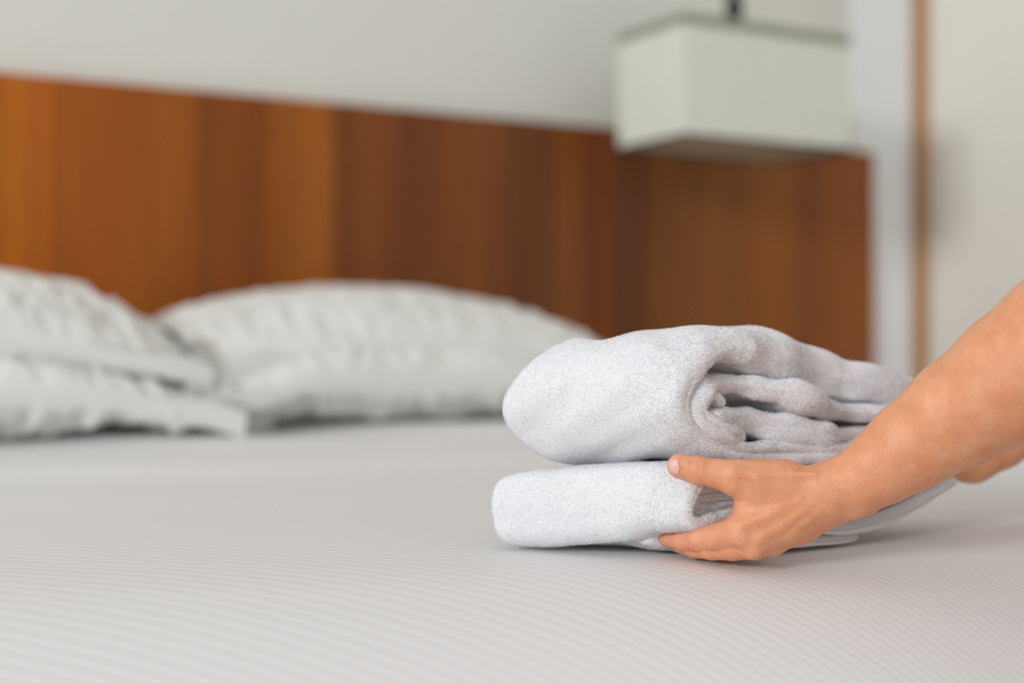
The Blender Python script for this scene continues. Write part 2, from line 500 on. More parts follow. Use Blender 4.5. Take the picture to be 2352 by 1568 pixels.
pillow('pillow', 21, 0.480, 0.300, 0.648, 0.76, 0.54, 0.140, 0.0, -0.03, 0.0, 'plump white pillow under the pillow in the middle of the headboard', False, 0.36)
pillow('pillow', 22, 0.490, 0.290, 0.712, 0.72, 0.50, 0.165, 0.0, 0.06, 0.0, 'domed white pillow on top, in the middle below the headboard', False)
pillow('pillow', 23, -0.200, 0.315, 0.640, 0.80, 0.52, 0.140, 0.0, -0.03, 0.0, 'flattened white pillow under the crumpled one at the picture edge', True, 0.36)
pillow('pillow', 24, -0.240, 0.315, 0.727, 0.80, 0.48, 0.190, 0.02, 0.08, 0.0, 'crumpled white pillow on top of the stack at the picture edge')

# ------------------------------------------------------------------ hanging lamp
LD = 2.44                                            # depth of the near corner
nc = W(1570, 800, LD)[:2]
LH_T, LH_B = EYE - (27 - HY) / F * LD, EYE - (314 - HY) / F * LD
def corner_at(px, base, dirv):
    k = (px - CX) / F
    s = (k * base[1] - base[0]) / (dirv[0] - k * dirv[1])
    return base + s * dirv, s
_, lw = corner_at(1952, nc, D)                       # long side runs along the wall
_, ld = corner_at(1420, nc, -NN)
lw, ld = abs(lw), abs(ld)
lc = nc + D * lw / 2 - NN * ld / 2
lamp = empty('pendant_lamp', (lc[0], lc[1], LH_B))
tag(lamp, 'box shaped pale linen lamp hanging in front of the headboard end', 'lamp')
def lbox(name, x0, x1, y0, y1, z0, z1, mat, parent=lamp, bev=0.001):
    v = [(x, y, z) for x in (x0, x1) for y in (y0, y1) for z in (z0, z1)]
    f = [(0, 1, 3, 2), (4, 6, 7, 5), (0, 4, 5, 1), (2, 3, 7, 6), (0, 2, 6, 4), (1, 5, 7, 3)]
    o = mesh_obj(name, v, f, mat, None, False)
    o.rotation_euler = (0, 0, HB_ANG); o.parent = parent
    if bev:
        b = o.modifiers.new('bevel', 'BEVEL'); b.width = bev; b.segments = 2
    return o
hw, hd, lh, th = lw / 2, ld / 2, LH_T - LH_B, 0.004
shade = empty('lamp_shade'); shade.parent = lamp
for nm, a in (('shade_panel', (-hw, hw, -hd, -hd + th)), ('shade_panel', (-hw, hw, hd - th, hd)),
              ('shade_panel', (-hw, -hw + th, -hd + th, hd - th)), ('shade_panel', (hw - th, hw, -hd + th, hd - th))):
    lbox(nm, *a, 0.006, lh - 0.010, M['shade'], shade)
e = 0.002
for z0, z1, mt in ((lh - 0.019, lh, M['shade_trim']), (0.0, 0.0065, M['shade_trim_dark'])):
    for a in ((-hw - e, hw + e, -hd - e, -hd + th), (-hw - e, hw + e, hd - th, hd + e),
              (-hw - e, -hw + th, -hd + th, hd - th), (hw - th, hw + e, -hd + th, hd - th)):
        lbox('shade_trim', *a, z0, z1, mt, shade)
lbox('diffuser_panel', -hw + 0.012, hw - 0.012, -hd + 0.012, hd - 0.012, 0.009, 0.013, M['diffuser'])
lbox('shade_top_panel', -hw + th, hw - th, -hd + th, hd - th, lh - 0.018, lh - 0.015, M['shade'])
# turned black stem of stacked beads up to the ceiling rose
def lathe(name, prof, mat, parent, seg=20):
    a = np.linspace(0, 2 * math.pi, seg, endpoint=False)
    v = np.array([[r * math.cos(t), r * math.sin(t), z] for r, z in prof for t in a])
    return mesh_obj(name, v, grid_faces(seg, len(prof), True), mat, parent)
sx = W(1686, 30, LD + 0.12)
z = lh - 0.015
bead_r, bead_h = 0.0185, 0.044
bp = [(0.0005, 0)] + [(0.010 + (bead_r - 0.010) * math.sin(math.pi * i / 8), bead_h * i / 8) for i in range(9)] + [(0.0005, bead_h)]
zt = 2.52
first = lathe('stem_bead', bp, M['black_metal'], lamp); first.location = (0, 0, z)
zz = z + bead_h * 0.93
while zz + LH_B < zt:
    c = first.copy(); col.objects.link(c); c.parent = lamp; c.location = (0, 0, zz); zz += bead_h * 0.93
rose = lathe('ceiling_rose', [(0.0005, 2.48 - LH_B), (0.03, 2.49 - LH_B), (0.055, 2.53 - LH_B), (0.06, 2.6 - LH_B), (0.0005, 2.6 - LH_B)], M['black_metal'], lamp)
tag(box('ceiling', -2.2, S_CORNER + 0.1, -HB_T - 0.1, 0.75, 2.6, 2.65, M['ceil']), kind='structure')

# ------------------------------------------------------------------ towels
TO = np.array([(1586 - CX) / F * 1.046, 1.046])      # foot of the near corner of the folded stack
TB = np.array([0.848, 0.53])                         # end face runs back to the right
TA = np.array([-0.94, 0.342])                        # folds run to the left
def end_pt(px, py):
    px = np.asarray(px, float); py = np.asarray(py, float)
    k = (px - CX) / F
    u = (k * TO[1] - TO[0]) / (TB[0] - k * TB[1])
    Y = TO[1] + TB[1] * u
    return u, EYE - (py - HY) / F * Y, Y / F

class Towel:
    def __init__(s, seed, mid_py, cols, end_px, top, bot, outer, hump=None, lean=0.0):
        """cols: columns of the foremost, the highest and the lowest point of the end profile;
           top / bot: outline of the long side, (column, row) from the near end to the far end"""
        s.noise = Noise(seed); s.noise2 = Noise(seed + 1); s.seed = seed; s.hump = hump; s.lean = lean
        s.zc = float(end_pt(cols[0], mid_py)[1])
        P = catmull(outer, 8); u, z, k = end_pt(P[:, 0], P[:, 1])
        front = u < 0.09
        s.zt0 = float((z + P[:, 2] * k)[front].max()); s.zb0 = float((z - P[:, 2] * k)[front].min())
        def t_of(px, col_px):
            b = TO + TB * float(end_pt(col_px, mid_py)[0]); kk = (np.asarray(px, float) - CX) / F
            t = (kk * b[1] - b[0]) / (TA[0] - kk * TA[1])
            return t, b[1] + TA[1] * t
        def tab(rows, c):
            R = catmull(rows, 6); t, Y = t_of(R[:, 0], c)
            zz = EYE - (R[:, 1] - HY) / F * Y
            o = np.argsort(t, kind='stable')
            return t[o], zz[o]
        s.top, s.bot = tab(top, cols[1]), tab(bot, cols[2])
        s.L = float(t_of(end_px, cols[0])[0])
        s.fur = []
    def warp(s, u, z, t):
        zt = np.interp(t, *s.top); zb = np.interp(t, *s.bot)
        zm = (zt * (s.zc - s.zb0) + zb * (s.zt0 - s.zc)) / (s.zt0 - s.zb0)
        x = np.clip((t - (s.L - 0.022)) / 0.022, 0, 1)
        g = np.sqrt(np.maximum(1 - x * x, 0))                # the far end closes in a short round
        z2 = np.where(z > s.zc, (z - s.zc) * (zt - zm) / (s.zt0 - s.zc), (z - s.zc) * (zm - zb) / (s.zc - s.zb0))
        if s.hump:
            w = np.clip((t - 0.008) / 0.05, 0, 1); w = w * w * (3 - 2 * w)
            uu = np.clip((u - 0.085) / 0.05, 0, 1) * np.clip((0.30 - u) / 0.10, 0, 1)
            z2 = z2 + s.hump * w * uu * np.clip((z - s.zc) / (s.zt0 - s.zc), 0, 1)
        u1 = u - s.lean * np.clip(t / s.L, 0, 1) * np.clip((z - s.zc) / (s.zt0 - s.zc) + 0.2, 0, 1) * np.clip(1 - u / 0.06, 0, 1)
        ge = 0.15 + 0.85 * g
        uc = 0.07
        u2 = uc + (u1 - uc) * np.where(u1 < uc, 0.55 + 0.45 * g, 0.8 + 0.2 * g)
        return u2, zm + z2 * g
    def band(s, name, pts, tmax, mat, t0=0.0, fur_in=0.03, fur_out=0.0, wob=0.004, edge=None, disp=0.0018, furry=True, raw=False, step=None):
        """one layer of towelling: a thick strip along a traced line, carried back along the fold.
           fur_in / fur_out: how deep the pile reaches on the inner / outer side"""
        P = catmull(pts, 14)
        u, z, sc_ = end_pt(P[:, 0], P[:, 1]); h = P[:, 2] * sc_
        # resample evenly
        c = np.stack([u, z], -1)
        seg = np.r_[0, np.cumsum(np.linalg.norm(np.diff(c, axis=0), axis=1))]
        n = max(int(seg[-1] / 0.0022), 12)
        q = np.linspace(0, seg[-1], n)
        c = np.stack([np.interp(q, seg, c[:, 0]), np.interp(q, seg, c[:, 1])], -1); h = np.interp(q, seg, h)
        tg = np.gradient(c, axis=0); tg /= np.linalg.norm(tg, axis=1)[:, None]
        nr = np.stack([-tg[:, 1], tg[:, 0]], -1)
        m = 6                                         # half round caps at both ends of the strip
        ang = np.linspace(0, math.pi, m + 2)[1:-1]
        def ring(fac):
            hh = h * fac
            up = c + nr * hh[:, None]; dn = c - nr * hh[:, None]
            e1 = c[-1] + hh[-1] * (np.cos(ang)[:, None] * nr[-1] + np.sin(ang)[:, None] * tg[-1])
            e0 = c[0] + hh[0] * (-np.cos(ang)[:, None] * nr[0] - np.sin(ang)[:, None] * tg[0])
            return np.vstack([up, e1, dn[::-1], e0])
        idx = np.r_[np.arange(n), np.full(m, n - 1), np.arange(n)[::-1], np.zeros(m, int)]
        side = np.r_[np.ones(n), np.zeros(m), -np.ones(n), np.zeros(m)]
        erv = np.clip(h * 0.95, 0.002, edge if edge else 0.013)[idx]     # rounded lip, as deep as the layer is thick
        K = 9
        th = np.linspace(0.0, math.pi / 2, K)
        m2 = max(int(tmax / 0.003), 8)
        w = np.linspace(0, 1, m2)[1:]; w = 1 - (1 - w) ** 1.6 if tmax > 0.95 * s.L else w
        ts = [(erv * (1 - math.cos(a)), math.sin(a)) for a in th] + [(erv + (tmax - erv) * x, 1.0) for x in w]
        rows, tt = [], []
        wb = s.noise2(np.stack([c[:, 0] * 9, c[:, 1] * 9, np.full(n, t0 * 40 + len(pts))], -1)) * wob
        if step:                                     # the lip steps back beyond this column
            us = float(end_pt(step[0], 900)[0]); x = np.clip((c[:, 0] - us) / 0.012, 0, 1) * (c[:, 1] > s.zc)
            wb = wb + step[1] * x * x * (3 - 2 * x)
        for t, fac in ts:
            R = ring(fac)
            te = np.minimum(t + t0 + wb[idx] * np.clip(1 - t / 0.08, 0, 1), s.L)
            u2, z2 = (R[:, 0], R[:, 1]) if raw else s.warp(R[:, 0], R[:, 1], te)
            XY = TO + np.outer(u2, TB) + np.outer(te, TA)
            rows.append(np.stack([XY[:, 0], XY[:, 1], z2], -1)); tt.append(te)
        V = np.stack(rows)                            # (T, M, 3)
        # soft dents and folds
        nrm = np.cross(np.roll(V, -1, 1) - np.roll(V, 1, 1), np.gradient(V, axis=0))
        nrm /= np.linalg.norm(nrm, axis=-1)[..., None] + 1e-12
        T, Mn = V.shape[:2]
        pr = V.reshape(-1, 3)
        dsp = (s.noise(pr * 9) * 1.0 + s.noise2(pr * 24) * 0.4).reshape(T, Mn) * disp
        V = V + nrm * dsp[..., None] * np.array([f_ for _, f_ in ts])[:, None, None]
        v = V.reshape(-1, 3)
        f = grid_faces(Mn, T, True)
        first = np.arange(Mn)[::-1][None]
        # outward orientation: compare with the ring centre
        fc = v[f].mean(1); fn = np.cross(v[f[:, 1]] - v[f[:, 0]], v[f[:, 2]] - v[f[:, 0]])
        k = np.tile(np.r_[np.arange(Mn)], T - 1)
        cen_idx = idx[k]
        u3, z3 = s.warp(c[cen_idx, 0], c[cen_idx, 1], np.concatenate([tt[i] for i in range(T - 1)]))
        te = np.concatenate([tt[i] for i in range(T - 1)])
        cen = np.concatenate([TO + np.outer(u3, TB) + np.outer(te, TA), z3[:, None]], 1)
        if ((fc - cen) * fn).sum(1)[len(f) // 4:].mean() < 0: f = f[:, ::-1].copy()
        o = mesh_obj(name, v, f, mat, None)
        a = o.data.attributes.new('rib', 'FLOAT', 'POINT')      # ribs run along the layer
        a.data.foreach_set('value', np.concatenate([side * h[idx] * f_ + t for t, f_ in ts]).astype(np.float32))
        if furry:
            fs = side[k]; ft = te - t0
            wgt = np.where(fs > 0, ft < fur_out, np.where(fs < 0, ft < fur_in, ft < max(fur_in, 0.02)))
            wgt = wgt | (ft < 0.02)
            s.fur.append((v, f, wgt, ft))
        return o
    def pile(s, density, parent, length=0.00125, width=0.00036):
        r = np.random.default_rng(s.seed + 5)
        PV, PN, PT = [], [], []
        for v, f, w, tt_ in s.fur:
            f = f[w]
            p = v[f]
            n = np.cross(p[:, 2] - p[:, 0], p[:, 3] - p[:, 1]); ar = np.linalg.norm(n, axis=1) / 2
            n /= ar[:, None] * 2 + 1e-15
            cnt = int(ar.sum() * density)
            j = r.choice(len(f), cnt, p=ar / ar.sum())
            a, b = r.random((2, cnt))
            q = (p[j, 0] * ((1 - a) * (1 - b))[:, None] + p[j, 1] * (a * (1 - b))[:, None] + p[j, 2] * (a * b)[:, None] + p[j, 3] * ((1 - a) * b)[:, None])
            PV.append(q); PN.append(n[j]); PT.append(tt_[w][j])
        P = np.vstack(PV); n = np.vstack(PN); tq = np.concatenate(PT)
        # nothing shows of what faces away behind or lies underneath
        view = np.array([0, 0, EYE]) - P; view /= np.linalg.norm(view, axis=1)[:, None]
        ok = ((view * n).sum(1) > -0.45)
        P, n, tq = P[ok], n[ok], tq[ok]; cnt = len(P)
        cn = [Noise(s.seed + 20 + i) for i in range(3)]
        comb = np.stack([c(P * 75) for c in cn], -1) * 0.55 + np.stack([c(P * 230) for c in cn], -1) * 0.45
        comb[:, 2] -= 0.25
        tn = comb * 0.8 + r.normal(size=(cnt, 3)) * 0.55
        tn -= n * (tn * n).sum(1)[:, None]; tn /= np.linalg.norm(tn, axis=1)[:, None] + 1e-9
        up = r.uniform(0.30, 0.85, cnt) * np.interp(tq, [0.012, 0.04], [1.9, 1.0])       # nap lies flat, stands up along the lips
        d = tn + n * up[:, None]; d /= np.linalg.norm(d, axis=1)[:, None]
        L = (length * r.uniform(0.6, 1.35, cnt) * np.interp(tq, [0.015, 0.045], [1.12, 0.95]))[:, None]
        sd = np.cross(n, tn)
        wd = width * r.uniform(0.75, 1.3, cnt)[:, None] / 2
        curl = tn * r.uniform(0.0, 0.7, cnt)[:, None]                                     # tips bow over, as loops do
        p0 = P - n * 0.0002; p1 = p0 + d * L * 0.6; p2 = p1 + (d + curl) * L * 0.42
        V = np.stack([p0 - sd * wd, p0 + sd * wd, p1 + sd * wd * 1.1, p1 - sd * wd * 1.1, p2], 1).reshape(-1, 3)
        b = np.arange(cnt)[:, None] * 5
        tri = np.array([[0, 1, 2], [0, 2, 3], [3, 2, 4]])
        q0 = V.reshape(-1, 5, 3); gn = np.cross(q0[:, 1] - q0[:, 0], q0[:, 2] - q0[:, 0])
        Fq = (b[:, None, :] + tri[None])
        fl = (gn * n).sum(1) < 0
        Fq[fl] = Fq[fl][:, :, ::-1]
        o = mesh_obj('terry_pile', V, Fq.reshape(-1, 3).copy(), M['pile'], None, True)
        # loops are round yarn: shade them with the cloth, leaning a little along each loop
        nn = n - tn * 0.25 + r.normal(size=(cnt, 3)) * 0.20; nn /= np.linalg.norm(nn, axis=1)[:, None]
        a = o.data.attributes.new('custom_normal', 'FLOAT_VECTOR', 'POINT')
        a.data.foreach_set('vector', np.repeat(nn, 5, 0).astype(np.float32).ravel())
        tag(o, kind='stuff'); keep(o, parent)
        return o

def finish(root, parts):
    for o in parts: keep(o, root)

# --- upper towel
UP = [(2165, 985, 26), (2060, 1018, 24), (1950, 1040, 20), (1800, 1046, 16), (1700, 1043, 16), (1625, 1017, 18), (1580, 968, 20),
      (1570, 915, 22), (1590, 866, 27), (1640, 824, 37), (1700, 800, 42), (1755, 808, 45), (1850, 840, 48), (1950, 862, 46), (2050, 884, 44), (2140, 905, 40)]
t_up = Towel(31, 935, (1550, 1715, 1690), 1112,
             [(1760, 758), (1715, 757), (1660, 754), (1600, 752), (1537, 753), (1473, 761), (1419, 775), (1377, 780), (1313, 785), (1240, 792)],
             [(1760, 1062), (1690, 1061), (1620, 1060), (1560, 1060), (1500, 1063), (1419, 1068), (1329, 1073), (1238, 1068), (1180, 1066)], UP, 0.020)
root = empty('folded_towel', (*(TO + TB * 0.1), 0.62))
tag(root, 'white terry towel rolled in loose folds, on top of the stack', 'towel', 'folded white towels')
LU = t_up.L
parts = []
parts.append(t_up.band('towel_body', UP, LU, M['terry'], 0.0, 0.03, 1.0, 0.003, step=(1738, 0.020)))
parts.append(t_up.band('inner_fold', [(2150, 958, 24), (2060, 955, 28), (1980, 948, 30), (1900, 934, 35), (1820, 907, 34), (1745, 886, 34), (1675, 887, 29), (1625, 904, 23),
        (1606, 945, 18), (1636, 985, 20), (1690, 1006, 22), (1745, 1006, 22)], LU * 0.55, M['terry'], 0.004, 0.04, 0.04, 0.007, disp=0.0028))
parts.append(t_up.band('inner_fold', [(1640, 936, 9), (1650, 915, 10), (1668, 915, 11), (1676, 928, 9)], LU * 0.4, M['terry'], 0.003, 0.04, 0.04, 0.002))
parts.append(t_up.band('inner_fold', [(1655, 966, 17), (1700, 959, 23), (1760, 964, 34), (1830, 982, 33), (1900, 1003, 29), (1990, 1006, 26), (2080, 990, 20)], LU * 0.5, M['terry'], 0.003, 0.04, 0.04, 0.007, disp=0.0028))
# --- lower towel
LO = [(1860, 1228, 14), (1790, 1207, 14), (1720, 1192, 15), (1660, 1202, 16), (1612, 1211, 15), (1586, 1195, 12),
      (1585, 1165, 11), (1602, 1125, 11), (1628, 1092, 12), (1690, 1084, 14), (1800, 1086, 16), (1960, 1088, 16), (2080, 1080, 15), (2195, 1060, 12)]
t_lo = Towel(47, 1160, (1574, 1650, 1612), 1092,
             [(1690, 1072), (1650, 1069), (1590, 1065), (1530, 1061), (1419, 1067), (1329, 1070), (1250, 1074), (1190, 1083), (1120, 1090)],
             [(1650, 1226), (1612, 1229), (1550, 1232), (1490, 1238), (1440, 1258), (1340, 1265), (1276, 1267), (1206, 1269), (1150, 1266), (1100, 1262)], LO, None, 0.018)
root2 = empty('folded_towel', (*(TO + TB * 0.1), 0.55))
tag(root2, 'white terry towel with ribbed border at the bottom of the stack, under the thumb', 'towel', 'folded white towels')
LL = t_lo.L
parts2 = []
parts2.append(t_lo.band('towel_body', LO, LL, M['terry'], 0.0, 0.03, 1.0, 0.002, disp=0.0007))
parts2.append(t_lo.band('inner_fold', [(1850, 1118, 10), (1760, 1116, 9), (1690, 1118, 8), (1640, 1124, 8), (1618, 1148, 8), (1624, 1172, 8), (1660, 1178, 8), (1720, 1168, 8)], LL * 0.25, M['terry'], 0.012, 0.03, 0.03, 0.002))
parts2.append(t_lo.band('inner_fold', [(1760, 1136, 7), (1690, 1136, 7), (1648, 1142, 7), (1644, 1156, 6), (1666, 1160, 7), (1740, 1152, 7)], LL * 0.25, M['terry'], 0.012, 0.03, 0.03, 0.002))
parts2.append(t_lo.band('ribbed_border', [(1780, 1246, 10), (1830, 1245, 15), (1900, 1242, 15), (1950, 1238, 11), (1978, 1234, 8)], LL * 0.6, M['rib'], 0.004, furry=False, wob=0.001, edge=0.006, disp=0.0006, raw=True))
parts2.append(t_lo.band('ribbed_border', [(1800, 1214, 9), (1880, 1217, 12), (1960, 1213, 16), (2040, 1191, 18), (2120, 1153, 18), (2198, 1106, 14)], LL * 0.6, M['rib'], 0.000, furry=False, wob=0.001, edge=0.007, disp=0.0006, raw=True))
parts2.append(t_lo.band('ribbed_border', [(1800, 1188, 8), (1900, 1187, 9), (1990, 1171, 10), (2070, 1145, 10), (2140, 1110, 9), (2196, 1080, 7)], LL * 0.6, M['rib'], 0.004, furry=False, wob=0.001, edge=0.007, disp=0.0006, raw=True))
parts2.append(t_lo.band('inner_fold', [(1860, 1150, 12), (1980, 1140, 14), (2090, 1112, 14), (2215, 1082, 13)], LL * 0.5, M['terry'], 0.012, 0.0, 0.0, furry=False, raw=True))
parts2.append(t_lo.band('bottom_fold', [(1650, 1244, 13), (1700, 1247, 13), (1790, 1249, 12)], LL * 0.7, M['terry'], 0.052, 0.06, 0.06, 0.002, raw=True))
finish(root, parts); finish(root2, parts2)
t_up.pile(1.9e6, root)
t_lo.pile(1.9e6, root2)

# ------------------------------------------------------------------ person: bare arms and hands
def round_cone(P, a, b):
    """distance to a cone with round ends; a, b = (x, y, z, r)"""
    a = np.asarray(a, np.float32); b = np.asarray(b, np.float32)
    ba = b[:3] - a[:3]; l2 = float(ba @ ba)
    pa = P - a[:3]
    t = np.clip((pa @ ba) / max(l2, 1e-6), 0, 1)
    d = pa - t[..., None] * ba
    return np.sqrt((d * d).sum(-1)) - (a[3] + t * (b[3] - a[3]))

def smin(a, b, k):
    h = np.clip(0.5 + 0.5 * (b - a) / k, 0, 1)
    return b + (a - b) * h - k * h * (1 - h)

def smax(a, b, k): return -smin(-a, -b, k)

def chain(P, pts, k):
    d = None
    for a, b in zip(pts[:-1], pts[1:]):
        c = round_cone(P, a, b)
        d = c if d is None else smin(d, c, k)
    return d

def surface_nets(Fv, org, vox):
    s = Fv < 0
    nx, ny, nz = Fv.shape
    corner = [(i, j, k) for i in (0, 1) for j in (0, 1) for k in (0, 1)]
    def sl(A, c): return A[c[0]:nx - 1 + c[0], c[1]:ny - 1 + c[1], c[2]:nz - 1 + c[2]]
    cnt = sum(sl(s, c).astype(np.int8) for c in corner)
    act = (cnt > 0) & (cnt < 8)
    ids = np.full(act.shape, -1, np.int64); ids[act] = np.arange(act.sum())
    I = np.argwhere(act)
    acc = np.zeros((len(I), 3)); num = np.zeros(len(I))
    for a in range(8):
        for b in range(a + 1, 8):
            ca, cb = np.array(corner[a]), np.array(corner[b])
            if np.abs(ca - cb).sum() != 1: continue
            fa = Fv[tuple((I + ca).T)]; fb = Fv[tuple((I + cb).T)]
            x = (fa < 0) != (fb < 0)
            t = fa[x] / (fa[x] - fb[x])
            acc[x] += ca + (cb - ca) * t[:, None]; num[x] += 1
    V = (I + acc / num[:, None]) * vox + org
    quads = []
    for ax in range(3):
        o1, o2 = (ax + 1) % 3, (ax + 2) % 3
        sA = np.take(s, range(0, s.shape[ax] - 1), ax); sB = np.take(s, range(1, s.shape[ax]), ax)
        E = np.argwhere(sA != sB)
        ok = (E[:, o1] > 0) & (E[:, o2] > 0) & (E[:, o1] < ids.shape[o1]) & (E[:, o2] < ids.shape[o2])
        E = E[ok]
        flip = sA[tuple(E.T)]
        def at(d1, d2):
            q = E.copy(); q[:, o1] += d1; q[:, o2] += d2
            return ids[tuple(q.T)]
        q = np.stack([at(-1, -1), at(0, -1), at(0, 0), at(-1, 0)], -1)
        q[~flip] = q[~flip][:, ::-1]
        quads.append(q)
    return V, np.vstack(quads)

PXM = 1.035 / F                                      # metres per pixel at the hand
def to_world(V):
    d = 1.035 + V[:, 2] * PXM
    return W(V[:, 0], V[:, 1], d)

def near_arm(P):
    # fingers: knuckle, middle joint, end joint, tip (x, y in the picture plane, z depth, r)
    index = [(1700, 1222, 0, 40), (1652, 1232, 26, 33), (1606, 1239, 62, 28), (1570, 1241, 100, 24), (1532, 1236, 146, 19)]
    middle = [(1730, 1246, 4, 39), (1684, 1258, 24, 29), (1636, 1262, 58, 24), (1594, 1260, 98, 21), (1558, 1252, 142, 17)]
    ring = [(1772, 1244, 26, 34), (1700, 1260, 66, 25), (1654, 1260, 104, 21), (1606, 1250, 156, 17)]
    pinky = [(1806, 1228, 52, 30), (1752, 1248, 92, 22), (1706, 1250, 126, 18), (1664, 1244, 162, 14)]
    thumb = [(1561, 1070, -2, 29), (1606, 1081, -7, 31.5), (1650, 1088, -10, 33), (1692, 1098, -12, 42), (1745, 1107, -8, 52), (1800, 1112, 0, 57)]
    d = chain(P, index, 6)
    for f, k in ((middle, 4), (ring, 4), (pinky, 4)): d = smin(d, chain(P, f, 6), k)
    palm = chain(P, [(1895, 1137, 4, 60), (1800, 1165, 0, 55), (1708, 1215, -2, 42)], 12)
    palm = smin(palm, chain(P, [(1895, 1140, 6, 62), (1800, 1190, 2, 54), (1734, 1240, 2, 42)], 12), 14)
    palm = smin(palm, chain(P, [(1900, 1144, 10, 62), (1820, 1200, 16, 52), (1772, 1238, 24, 38)], 12), 14)
    palm = smin(palm, chain(P, [(1905, 1146, 16, 60), (1838, 1200, 36, 48), (1804, 1224, 50, 34)], 12), 14)
    # web and the muscle between thumb and first finger
    palm = smin(palm, chain(P, [(1800, 1120, 6, 54), (1742, 1140, 12, 48), (1724, 1170, 16, 42)], 12), 20)
    d = smin(d, palm, 12)
    d = smin(d, chain(P, thumb, 10), 22)
    # forearm, thicker towards the elbow
    arm = chain(P, [(1840, 1140, 6, 60), (1893, 1132, 4, 66), (1925, 1122, 4, 68), (1972, 1106, 0, 75), (2030, 1068, -12, 89), (2090, 1026, -30, 104),
                    (2200, 950, -70, 126), (2330, 866, -120, 152), (2440, 790, -165, 168), (2560, 705, -215, 172), (2650, 640, -250, 165)], 16)
    # the forearm is a little flatter from front to back
    d = smin(d, arm, 22)
    # head of the ulna, tendons and knuckles
    d = smin(d, round_cone(P, (1966, 1160, -6, 26), (1985, 1150, -8, 24)), 26)
    d = smin(d, chain(P, [(1708, 1206, -38, 8), (1770, 1180, -47, 6), (1840, 1150, -53, 5)], 6), 16)
    d = smin(d, chain(P, [(1738, 1240, -34, 8), (1800, 1206, -46, 6), (1860, 1160, -54, 5)], 6), 16)
    d = smin(d, chain(P, [(1776, 1244, -8, 8), (1828, 1214, -30, 6), (1880, 1170, -50, 5)], 6), 16)
    d = smin(d, chain(P, [(1684, 1086, -46, 7), (1740, 1092, -52, 6), (1800, 1088, -50, 6), (1870, 1090, -54, 5)], 6), 18)
    d = smin(d, round_cone(P, (1700, 1236, -30, 14), (1706, 1238, -30, 14)), 18)
    d = smin(d, round_cone(P, (1728, 1268, -18, 15), (1734, 1268, -18, 15)), 14)
    for pl, r, k in CREASES:
        c = chain(P, pl, 1.0) if len(pl) > 2 else round_cone(P, pl[0], pl[1])
        d = smax(d, -c, k)
    return d

CREASES = []
def front_z(x, y):
    P = np.stack([x, y, np.full(np.shape(x), -110.0)], -1).astype(np.float32)
    for _ in range(60):
        d = near_arm(P); P[..., 2] += np.clip(d, -4, 40) * 0.7
    return P[..., 2]
_lines = [([(1587, 1052), (1584, 1072), (1587, 1092)], 1.5), ([(1594, 1051), (1592, 1073), (1595, 1096)], 1.8), ([(1601, 1054), (1600, 1074), (1602, 1094)], 1.6), ([(1608, 1060), (1608, 1088)], 1.2),
          ([(1788, 1058), (1800, 1076)], 1.6), ([(1797, 1060), (1812, 1084)], 2.4), ([(1806, 1061), (1822, 1083)], 2.6), ([(1815, 1063), (1832, 1084)], 2.6), ([(1824, 1065), (1840, 1083)], 2.2), ([(1833, 1067), (1850, 1082)], 1.8), ([(1844, 1069), (1862, 1080)], 1.4),
          ([(1600, 1228), (1604, 1246), (1602, 1262)], 1.6), ([(1592, 1230), (1596, 1248), (1594, 1262)], 1.4), ([(1608, 1230), (1612, 1246), (1611, 1262)], 1.3),
          ([(1630, 1270), (1632, 1282)], 1.3), ([(1638, 1271), (1640, 1283)], 1.3), ([(1682, 1144), (1696, 1150), (1712, 1152)], 1.6),
          ([(1690, 1262), (1712, 1270), (1722, 1278)], 2.2), ([(1560, 1236), (1562, 1258)], 1.2)]
_c = []
for pl, r in _lines:
    a = np.array(pl, float); z = front_z(a[:, 0], a[:, 1])
    _c.append(([(x, y, float(zz) - r * 0.45, r) for (x, y), zz in zip(pl, z)], r, 2.5))
CREASES = _c

def far_arm(P):
    wrist = [(2160, 1050, 600, 52), (2235, 1047, 640, 60), (2300, 1012, 660, 62), (2360, 968, 670, 66), (2460, 900, 690, 82), (2600, 800, 720, 100), (2720, 715, 740, 104)]
    d = chain(P, wrist, 18)
    for i, (y, r) in enumerate(((1006, 19), (1034, 20), (1062, 20), (1088, 18))):
        d = smin(d, chain(P, [(2165, y, 610 + i * 4, r + 3), (2105, y + 4, 640, r), (2050, y + 8, 690, r - 2), (2010, y + 6, 720, r - 4)], 6), 8 if i == 0 else 4)
    return smin(d, chain(P, [(2240, 1030, 610, 36), (2195, 1000, 585, 24), (2150, 985, 590, 19)], 8), 14)

def build(fn, lo, hi, vox, B=12):
    """distance field on a grid, worked out only in the blocks that the surface passes"""
    n = [int(math.ceil((b - a) / vox / B)) * B for a, b in zip(lo, hi)]
    nb = [k // B for k in n]
    cc = np.stack(np.meshgrid(*[np.asarray(lo[i] + (np.arange(nb[i]) + 0.5) * B * vox - vox / 2, np.float32) for i in range(3)], indexing='ij'), -1)
    cd = fn(cc)
    Fv = np.repeat(np.repeat(np.repeat(np.sign(cd).astype(np.float32) * 9, B, 0), B, 1), B, 2)
    near = np.argwhere(np.abs(cd) < B * vox * 0.92 + 8)
    off = np.stack(np.meshgrid(*[np.arange(B)] * 3, indexing='ij'), -1).reshape(-1, 3)
    for i in range(0, len(near), 160):
        g = near[i:i + 160, None, :] * B + off[None]
        Fv[g[..., 0], g[..., 1], g[..., 2]] = fn((np.array(lo) + g * vox).astype(np.float32))
    return surface_nets(Fv, np.array(lo, float), vox)

Va, Qa = build(near_arm, (1496, 440, -440), (2830, 1304, 190), 3.0)
Vb, Qb = build(far_arm, (1980, 580, 480), (2860, 1140, 900), 7.0)

